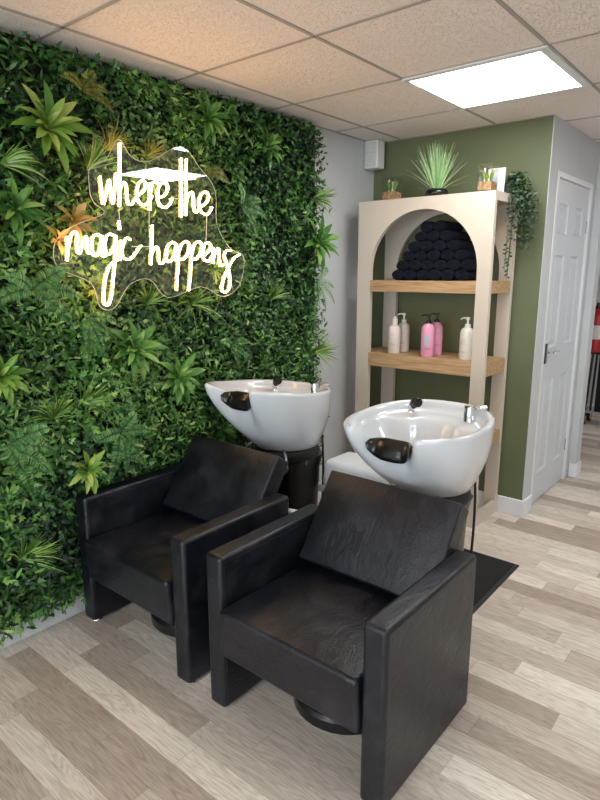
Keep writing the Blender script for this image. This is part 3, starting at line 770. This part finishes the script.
# ------------------------------------------------------------------ arched shelf unit
UX0, UX1, UY0, UY1, UH = .13, .965, -.355, -.02, 1.845
def shelf_unit():
    t = thing('shelf_unit', 'tall cream arched shelf unit with oak shelves against the olive wall', 'shelf', ((UX0+UX1)/2, (UY0+UY1)/2, 0))
    ox, oy = (UX0+UX1)/2, (UY0+UY1)/2
    ia, ib = .222, .890; cx = (ia+ib)/2; r = (ib-ia)/2; cz = 1.445
    def frame(nm, y0, y1):
        pts = [(UX0, 0), (ia, 0)]
        for k in range(49):
            a = PI-PI*k/48; pts.append((cx+r*math.cos(a), cz+r*math.sin(a)))
        pts += [(ib, 0), (UX1, 0), (UX1, UH), (UX0, UH)]
        bm = bmesh.new()
        # build as strips so every face is convex
        top = [(x, z) for x, z in pts[2:51]]
        def wallq(a, b, c, d):
            for y in (y0, y1): bm.faces.new([bm.verts.new((p[0]-ox, y-oy, p[1])) for p in (a, b, c, d)])
        wallq((UX0, 0), (ia, 0), (ia, cz), (UX0, cz)); wallq((ib, 0), (UX1, 0), (UX1, cz), (ib, cz))
        for p, q in zip(top, top[1:]):
            wallq(p, q, (q[0], UH), (p[0], UH))
        wallq((UX0, cz), (ia, cz), (ia, UH), (UX0, UH)); wallq((ib, cz), (UX1, cz), (UX1, UH), (ib, UH))
        loop = pts + [pts[0]]
        for p, q in zip(loop, loop[1:]):
            bm.faces.new([bm.verts.new(v) for v in ((p[0]-ox, y0-oy, p[1]), (q[0]-ox, y0-oy, q[1]), (q[0]-ox, y1-oy, q[1]), (p[0]-ox, y1-oy, p[1]))])
        bmesh.ops.remove_doubles(bm, verts=bm.verts[:], dist=1e-5)
        return link(nm, bm, M['cream'], t, smooth=True)
    frame('front_frame', UY0, UY0+.028)
    frame('back_frame', UY1-.028, UY1)
    link('top_panel', boxes((UX0-ox, UX1-ox, UY0+.028-oy, UY1-.028-oy, UH-.045, UH)), M['cream'], t)
    for (a, b) in ((UX0, UX0+.09), (UX1-.022, UX1)):
        link('bottom_rail', boxes((a-ox, b-ox, UY0+.028-oy, UY1-.028-oy, 0, .075)), M['cream'], t)
    for i, (z0, z1) in enumerate(((1.325, 1.390), (.875, .955), (.455, .525))):
        e = .003
        link('shelf_board', boxes((UX0+.085-ox, ib-ox, UY0-.0015-oy, UY0+.028-oy, z0, z1)) if 0 else boxes((ia-.0005-ox, ib+.0005-ox, UY0-.002-oy, UY0+.028-oy, z0, z1), (UX0+.006-ox, UX1-.004-ox, UY0+.028-oy, UY1-.028-oy, z0, z1)), M['oak'], t)
    return t
shelf_unit()
# rolled towels
def towel_mesh(k):
    random.seed(50+k)
    bm = bmesh.new(); rings = []; n = 22; L = .235
    rx, rz = .0415, .031
    def sec(y, sc):
        return [bm.verts.new((sc*rx*math.cos(a)*(1+.05*math.sin(3*a+k)), y, sc*rz*math.sin(a)*(1+.04*math.sin(2*a+k)))) for a in [2*PI*i/n for i in range(n)]]
    # spiral relief on the front end: concentric steps in and out
    for y, sc in ((-.004, .10), (.004, .16), (-.006, .30), (-.006, .36), (.005, .42), (-.007, .56), (-.007, .64), (.005, .70), (-.002, .82), (.0, .92), (.008, .99), (.03, 1), (L*.5, .985), (L-.03, 1), (L-.008, .97), (L, .85)):
        rings.append(sec(y, sc))
    for a, b in zip(rings, rings[1:]):
        for i in range(n): bm.faces.new((a[i], a[(i+1) % n], b[(i+1) % n], b[i]))
    bm.faces.new(rings[0][::-1]); bm.faces.new(rings[-1])
    bmesh.ops.recalc_face_normals(bm, faces=bm.faces[:])
    me = bpy.data.meshes.new('rolled_towel'); bm.to_mesh(me); bm.free(); me.materials.append(M['towel'])
    for p in me.polygons: p.use_smooth = True
    return me
tm = [towel_mesh(k) for k in range(4)]
rows = [(6, 0), (6, -.5), (5, 0), (4, 0), (3, 0), (2, 0)]
counts = [6, 6, 5, 4, 3, 2]
nth = ['first', 'second', 'third', 'fourth', 'fifth', 'sixth']
rowname = ['bottom', 'second', 'third', 'fourth', 'fifth', 'top']
x_left = [.375, .405, .44, .475, .51, .545]
for r_, cnt in enumerate(counts):
    for c_ in range(cnt):
        random.seed(r_*10+c_)
        o = bpy.data.objects.new('rolled_towel', tm[(r_*3+c_) % 4]); COL.objects.link(o)
        o.location = (x_left[r_]+c_*.0805+U(-.002, .002), -.305+U(-.006, .008)+.004*r_, 1.390+.0318+r_*.0535)
        o.rotation_euler = (0, U(-.12, .12), U(-.02, .02))
        tag(o, 'rolled navy towel in the %s row of the pile, %s from the left' % (rowname[r_], nth[c_]), 'towel', 'rolled navy towels on the top shelf')
# pump bottles
def bottle(x, y, r, h, mat, pumpmat, lab, rot, style):
    r *= 1.22; h *= 1.2
    t = thing('pump_bottle', lab, 'bottle', (x, y, .9555), rot, 'pump bottles on the middle oak shelf')
    bm = bmesh.new(); lathe(bm, [(r*.9, 0), (r, .006), (r, h*.80), (r*.95, h*.88), (r*.78, h*.955), (r*.45, h), (r*.40, h+.004)], n=28)
    b = link('body', bm, M[mat], t, smooth=True)
    bm = bmesh.new()
    if style == 'cap':
        lathe(bm, [(r*.44, h), (r*.44, h+.035), (r*.34, h+.04), (r*.34, h+.05)], n=16)
        link('pump', bm, M[pumpmat], t, smooth=True)
    else:
        lathe(bm, [(r*.42, h), (r*.42, h+.016), (r*.18, h+.02), (r*.15, h+.042), (r*.3, h+.044), (r*.3, h+.056), (r*.1, h+.058)], n=16)
        tube(bm, [(0, 0, h+.05), (-r*.7, 0, h+.052), (-r*1.15, 0, h+.044)], [.005, .0045, .004], 8)
        link('pump', bm, M[pumpmat], t, smooth=True)
    # printed label lines, thin relief on the curved front
    def patch(a0, a1, z0, z1, m, nm, lab2=None):
        bm = bmesh.new(); k = 10; rr = r+.0005; A = []
        for i in range(k+1):
            a = a0+(a1-a0)*i/k
            A.append((bm.verts.new((rr*math.cos(a), rr*math.sin(a), z0)), bm.verts.new((rr*math.cos(a), rr*math.sin(a), z1))))
        for p, q in zip(A, A[1:]): bm.faces.new((p[0], q[0], q[1], p[1]))
        o = link(nm, bm, M[m], b, smooth=True)
        if lab2: o['label'] = lab2
    f = -PI/2
    if style == 'pink':
        patch(f-.62, f+.1, h*.36, h*.66, 'label_grey', 'label_panel', 'pale grey label panel')
        for z in (.24, .28): patch(f-.6, f+.35, h*z, h*z+.0018, 'pinkink', 'print_line')
    elif style == 'white':
        for z in (.62, .56, .5, .25): patch(f-.5, f+.4, h*z, h*z+.0016, 'ink', 'print_line')
    else:
        for z in (.66, .34, .30): patch(f-.4, f+.4, h*z, h*z+.0014, 'ink', 'print_line')
bottle(.365, -.290, .0315, .142, 'creambottle', 'creambottle', 'cream pump bottle at the left end of the middle shelf, in front', .2, 'cap')
bottle(.372, -.195, .030, .150, 'creambottle', 'whiteplastic', 'cream pump bottle behind another cream one, its white pump showing', .3, 'cream')
bottle(.596, -.305, .0315, .158, 'pink', 'blackplastic', 'front pink pump bottle with a grey label panel', .6, 'pink')
bottle(.598, -.205, .0305, .160, 'pink', 'blackplastic', 'rear pink pump bottle, half hidden behind the front pink one', .6, 'plain')
bottle(.822, -.275, .032, .150, 'whitebottle', 'whiteplastic', 'white pump bottle at the right end of the middle shelf', -.1, 'white')
# ------------------------------------------------------------------ things on top of the unit
def glass_cube(bm, w, h, d, th=.003):
    box(bm, -w, w, -d, d, 0, .006)
    box(bm, -w, w, -d, -d+th, .006, h); box(bm, -w, w, d-th, d, .006, h)
    box(bm, -w, -w+th, -d+th, d-th, .006, h); box(bm, w-th, w, -d+th, d-th, .006, h)
def succulent_pot(x, y, w, h, lab, seed, leafm):
    t = thing('glass_planter', lab, 'planter', (x, y, UH+.0005), .0, 'square glass planters on the shelf unit')
    bm = bmesh.new(); glass_cube(bm, w, h, w); link('glass_box', bm, M['glass'], t)
    bm = boxes((-w+.0035, w-.0035, -w+.0035, w-.0035, .0065, h*.36))
    bmesh.ops.subdivide_edges(bm, edges=bm.edges[:], cuts=7, use_grid_fill=True)
    for v in bm.verts:
        if v.co.z > h*.33: v.co.z += .005*noise.noise(v.co*90)
    link('pebbles', bm, M['pebble'], t)['kind'] = 'stuff'
    random.seed(seed)
    lv = Leaves()
    for i in range(16):
        a = i*2.4; d = Vector((math.cos(a)*.35, math.sin(a)*.35, 1))
        lv.leaf(Vector((math.cos(a)*.012, math.sin(a)*.012, h*.33)), d, Vector((math.cos(a), math.sin(a), -.2)), h*U(.35, .6), .010, U(.3, 1), STRAP, -.1, .4)
    link('succulent', lv.mesh('succulent'), M[leafm], t)
    bm = bmesh.new(); tube(bm, [(.01, -.012, h*.3), (.01, -.012, h*.78)], .0045, 8); tube(bm, [(-.014, -.008, h*.3), (-.014, -.008, h*.88)], .0045, 8)
    link('pale_stalk', bm, M['paper'], t)
succulent_pot(.305, -.275, .043, .135, 'square glass planter at the left end of the shelf top', 3, 'leaf_mid')
succulent_pot(.895, -.30, .040, .135, 'square glass planter near the right end of the shelf top, in front of a frame', 4, 'leaf_lime')
t = thing('picture_frame', 'small pale frame leaning upright behind the right glass planter', 'picture frame', (.895, -.19, UH), 0)
t.rotation_euler = (math.radians(-6), 0, .15)
link('border', boxes((-.043, .043, 0, .012, 0, .010), (-.043, .043, 0, .012, .125, .135), (-.043, -.034, 0, .012, .01, .125), (.034, .043, 0, .012, .01, .125)), M['trim'], t)
link('picture', boxes((-.034, .034, .004, .009, .01, .125)), M['photo'], t)
# grass in black bowl
t = thing('potted_grass', 'tall pale green grass plant in a glossy black bowl on the shelf top', 'plant', (.585, -.255, UH+.0005))
bm = bmesh.new(); lathe(bm, [(.045, 0), (.058, .008), (.064, .022), (.060, .036), (.052, .044), (.048, .040), (.05, .030)], n=32); link('bowl', bm, M['blackpot'], t, smooth=True)
bm = bmesh.new(); lathe(bm, [(.049, .03), (.03, .036), (.005, .038)], n=20); link('soil', bm, M['pebble'], t)
random.seed(5); lv = Leaves()
for i in range(190):
    a = U(0, 2*PI); lean = abs(random.gauss(0, .36)); L = U(.17, .265)
    if i < 3: lean = 1.25; a = (PI, 0, PI-.2)[i]; L = .24
    b = len(lv.v); tt = U(0, 1); ww = U(.0022, .0036)
    r0 = U(0, .022)
    for k in range(5):
        u = k/4
        ln = lean*(1+.15*u)
        p = Vector((math.cos(a)*(r0+L*u*math.sin(ln)), math.sin(a)*(r0+L*u*math.sin(ln)), .034+L*u*math.cos(ln)))
        sd = Vector((-.77, -.64, 0))*ww*.5*(1-.8*u)
        lv.v += [p-sd, p+sd]; lv.c += [tt, tt]
    for k in range(4): lv.f.append((b+2*k, b+2*k+1, b+2*k+3, b+2*k+2))
link('blades', lv.mesh('blades'), M['grass_pale'], t)['kind'] = 'stuff'
# trailing plant
t = thing('trailing_plant', 'dark green trailing plant in a dark pot hanging over the right of the shelf unit', 'plant', (.925, -.095, UH+.0005))
bm = bmesh.new(); lathe(bm, [(.032, 0), (.040, .045), (.043, .047), (.043, .055), (.036, .055), (.034, .044)], n=24); link('pot', bm, M['darkpot'], t, smooth=True)
random.seed(11); vines = bmesh.new(); lv = Leaves()
def vine(p0, p1, p2, p3, nl, sz=(.017, .028)):
    pts = spline([p0, p1, p2, p3], 8); tube(vines, pts[::2]+[pts[-1]], .0011, 4)
    for i in range(nl):
        u = i/nl; q = u*(len(pts)-1); j = int(q); p = pts[j].lerp(pts[min(j+1, len(pts)-1)], q-j)
        a = U(0, 2*PI); d = Vector((math.cos(a), math.sin(a), U(-.8, .4))); L = U(*sz)
        lv.leaf(p, d, Vector((U(-.5, .5), -1, U(.2, 1))), L, L*.62, U(0, .9), OVAL, .2)
for i in range(60):
    a = U(-.9, 1.3); rch = U(.05, .17); dx, dy = math.cos(a)*rch, math.sin(a)*rch*.35-.015
    drop = U(.02, .30) if rch > .07 else U(-.06, .05)
    topz = U(.06, .115)
    if dx < .055: drop = -U(.03, .09)
    vine(Vector((0, 0, .045)), Vector((dx*.45, dy*.5, topz)), Vector((dx, dy, topz*.2-drop*.25)), Vector((dx+U(-.012, .02), dy+U(-.015, .012), -drop)), int(12+60*abs(drop)))
for i in range(5):
    x = .048+U(-.004, .01); y = -.045-.02*i*.6
    vine(Vector((0, 0, .045)), Vector((.03, -.03-.01*i, .05)), Vector((x+.004, y, -.14)), Vector((x+U(-.003, .006), y-U(.0, .02), -U(.34, .475))), 30, (.014, .022))

link('vines', vines, M['stem'], t); link('leaves', lv.mesh('leaves'), M['leaf_dark'], t)['kind'] = 'stuff'
# ------------------------------------------------------------------ wall speaker
t = thing('wall_speaker', 'small white speaker mounted high in the corner by the ceiling', 'speaker', (.058, -.085, 2.072), .0)
link('cabinet', boxes((-.055, .045, -.04, .045, 0, .165)), M['whiteplastic'], t, bevel=.008, seg=3)
link('grille', boxes((-.047, .037, -.046, -.038, .010, .155)), M['grille'], t, bevel=.003)
for z, r in ((.055, .030), (.118, .015)):
    bm = bmesh.new(); tube(bm, [(-.005+r*math.cos(a*PI/14), -.046, z+r*math.sin(a*PI/14)) for a in range(29)], .0012, 5)
    link('cone_ring', bm, M['whiteplastic'], t)
link('bracket', boxes((-.0575, -.052, -.02, .02, .06, .10)), M['whiteplastic'], t)
# ------------------------------------------------------------------ back room: extinguisher trolley
def extinguisher():
    t = thing('fire_extinguisher', 'red fire extinguisher with a white label hanging at the far wall', 'fire extinguisher', (.80, 2.66, .0))
    bm = bmesh.new(); lathe(bm, [(.085, .70), (.095, .71), (.095, 1.03), (.088, 1.06), (.06, 1.09), (.03, 1.10)], n=28); b = link('cylinder', bm, M['red'], t, smooth=True)
    bm = bmesh.new(); lathe(bm, [(.0956, .825), (.0956, .955)], n=28, cap=False); link('label_band', bm, M['paper'], b, smooth=True)['label'] = 'white label band'
    bm = bmesh.new(); lathe(bm, [(.03, 1.10), (.03, 1.13), (.02, 1.14), (.02, 1.16)], n=12); tube(bm, [(0, 0, 1.15), (.07, -.02, 1.165)], .008, 8); link('valve', bm, M['blackplastic'], t)
def stand():
    t = thing('wheeled_stand', 'black and chrome wheeled stand under the red extinguisher', 'trolley', (.875, 2.68, 0))
    for x, y in ((-.09, -.08), (.09, -.08), (-.09, .12), (.09, .12)):
        bm = bmesh.new(); tube(bm, [(x, y, .09), (x*.8, y*.8, .68)], .011, 8); link('post', bm, M['blackplastic'], t)
        bm = bmesh.new(); tube(bm, [(x-.014, y-.02, .055), (x+.014, y-.02, .055)], .055, 20); w = link('wheel', bm, M['rubber'], t, smooth=True)
        bm = bmesh.new(); tube(bm, [(x-.0155, y-.02, .055), (x+.0155, y-.02, .055)], .032, 14); link('hub', bm, M['chrome'], w, smooth=True)
    link('tray', boxes((-.11, .11, -.1, .14, .115, .14)), M['chrome'], t, bevel=.004)
    link('tray', boxes((-.09, .09, -.09, .12, .682, .698)), M['blackplastic'], t, bevel=.003)
    link('back_panel', boxes((-.035, .035, .03, .04, .14, .68)), M['blackplastic'], t)
extinguisher(); stand()
# ------------------------------------------------------------------ camera, light, view
cd = bpy.data.cameras.new('camera'); cam = bpy.data.objects.new('camera', cd); COL.objects.link(cam)
cd.sensor_fit = 'VERTICAL'; cd.sensor_height = 24; cd.lens = 24*590.0958/800; cd.clip_start = .02
_r, _u, _f = [Vector(v) for v in [[0.7690052, 0.6392423, -0.0006265], [-0.134529, 0.1627956, 0.9774454], [-0.6249264, 0.7515763, -0.2111872]]]
cam.matrix_world = Matrix(((_r.x, _u.x, -_f.x, 2.21516), (_r.y, _u.y, -_f.y, -3.41406), (_r.z, _u.z, -_f.z, 1.43596), (0, 0, 0, 1)))
S.camera = cam
w = bpy.data.worlds.new('sky'); S.world = w; w.use_nodes = True
bg = w.node_tree.nodes['Background']; bg.inputs[0].default_value = (.80, .88, 1, 1); bg.inputs[1].default_value = 1.5
ld = bpy.data.lights.new('window_daylight', 'AREA'); ld.shape = 'RECTANGLE'; ld.size = 3.1; ld.size_y = 1.6; ld.energy = 75; ld.color = (.84, .92, 1)
lo = bpy.data.objects.new('window_daylight', ld); COL.objects.link(lo); lo.location = (2.1, YF-.15, 1.22); lo.rotation_euler = (PI/2, 0, 0)
S.view_settings.view_transform = 'Standard'; S.view_settings.look = 'None'; S.view_settings.gamma = 1
S.view_settings.use_curve_mapping = False
S.view_settings.exposure = 0.42
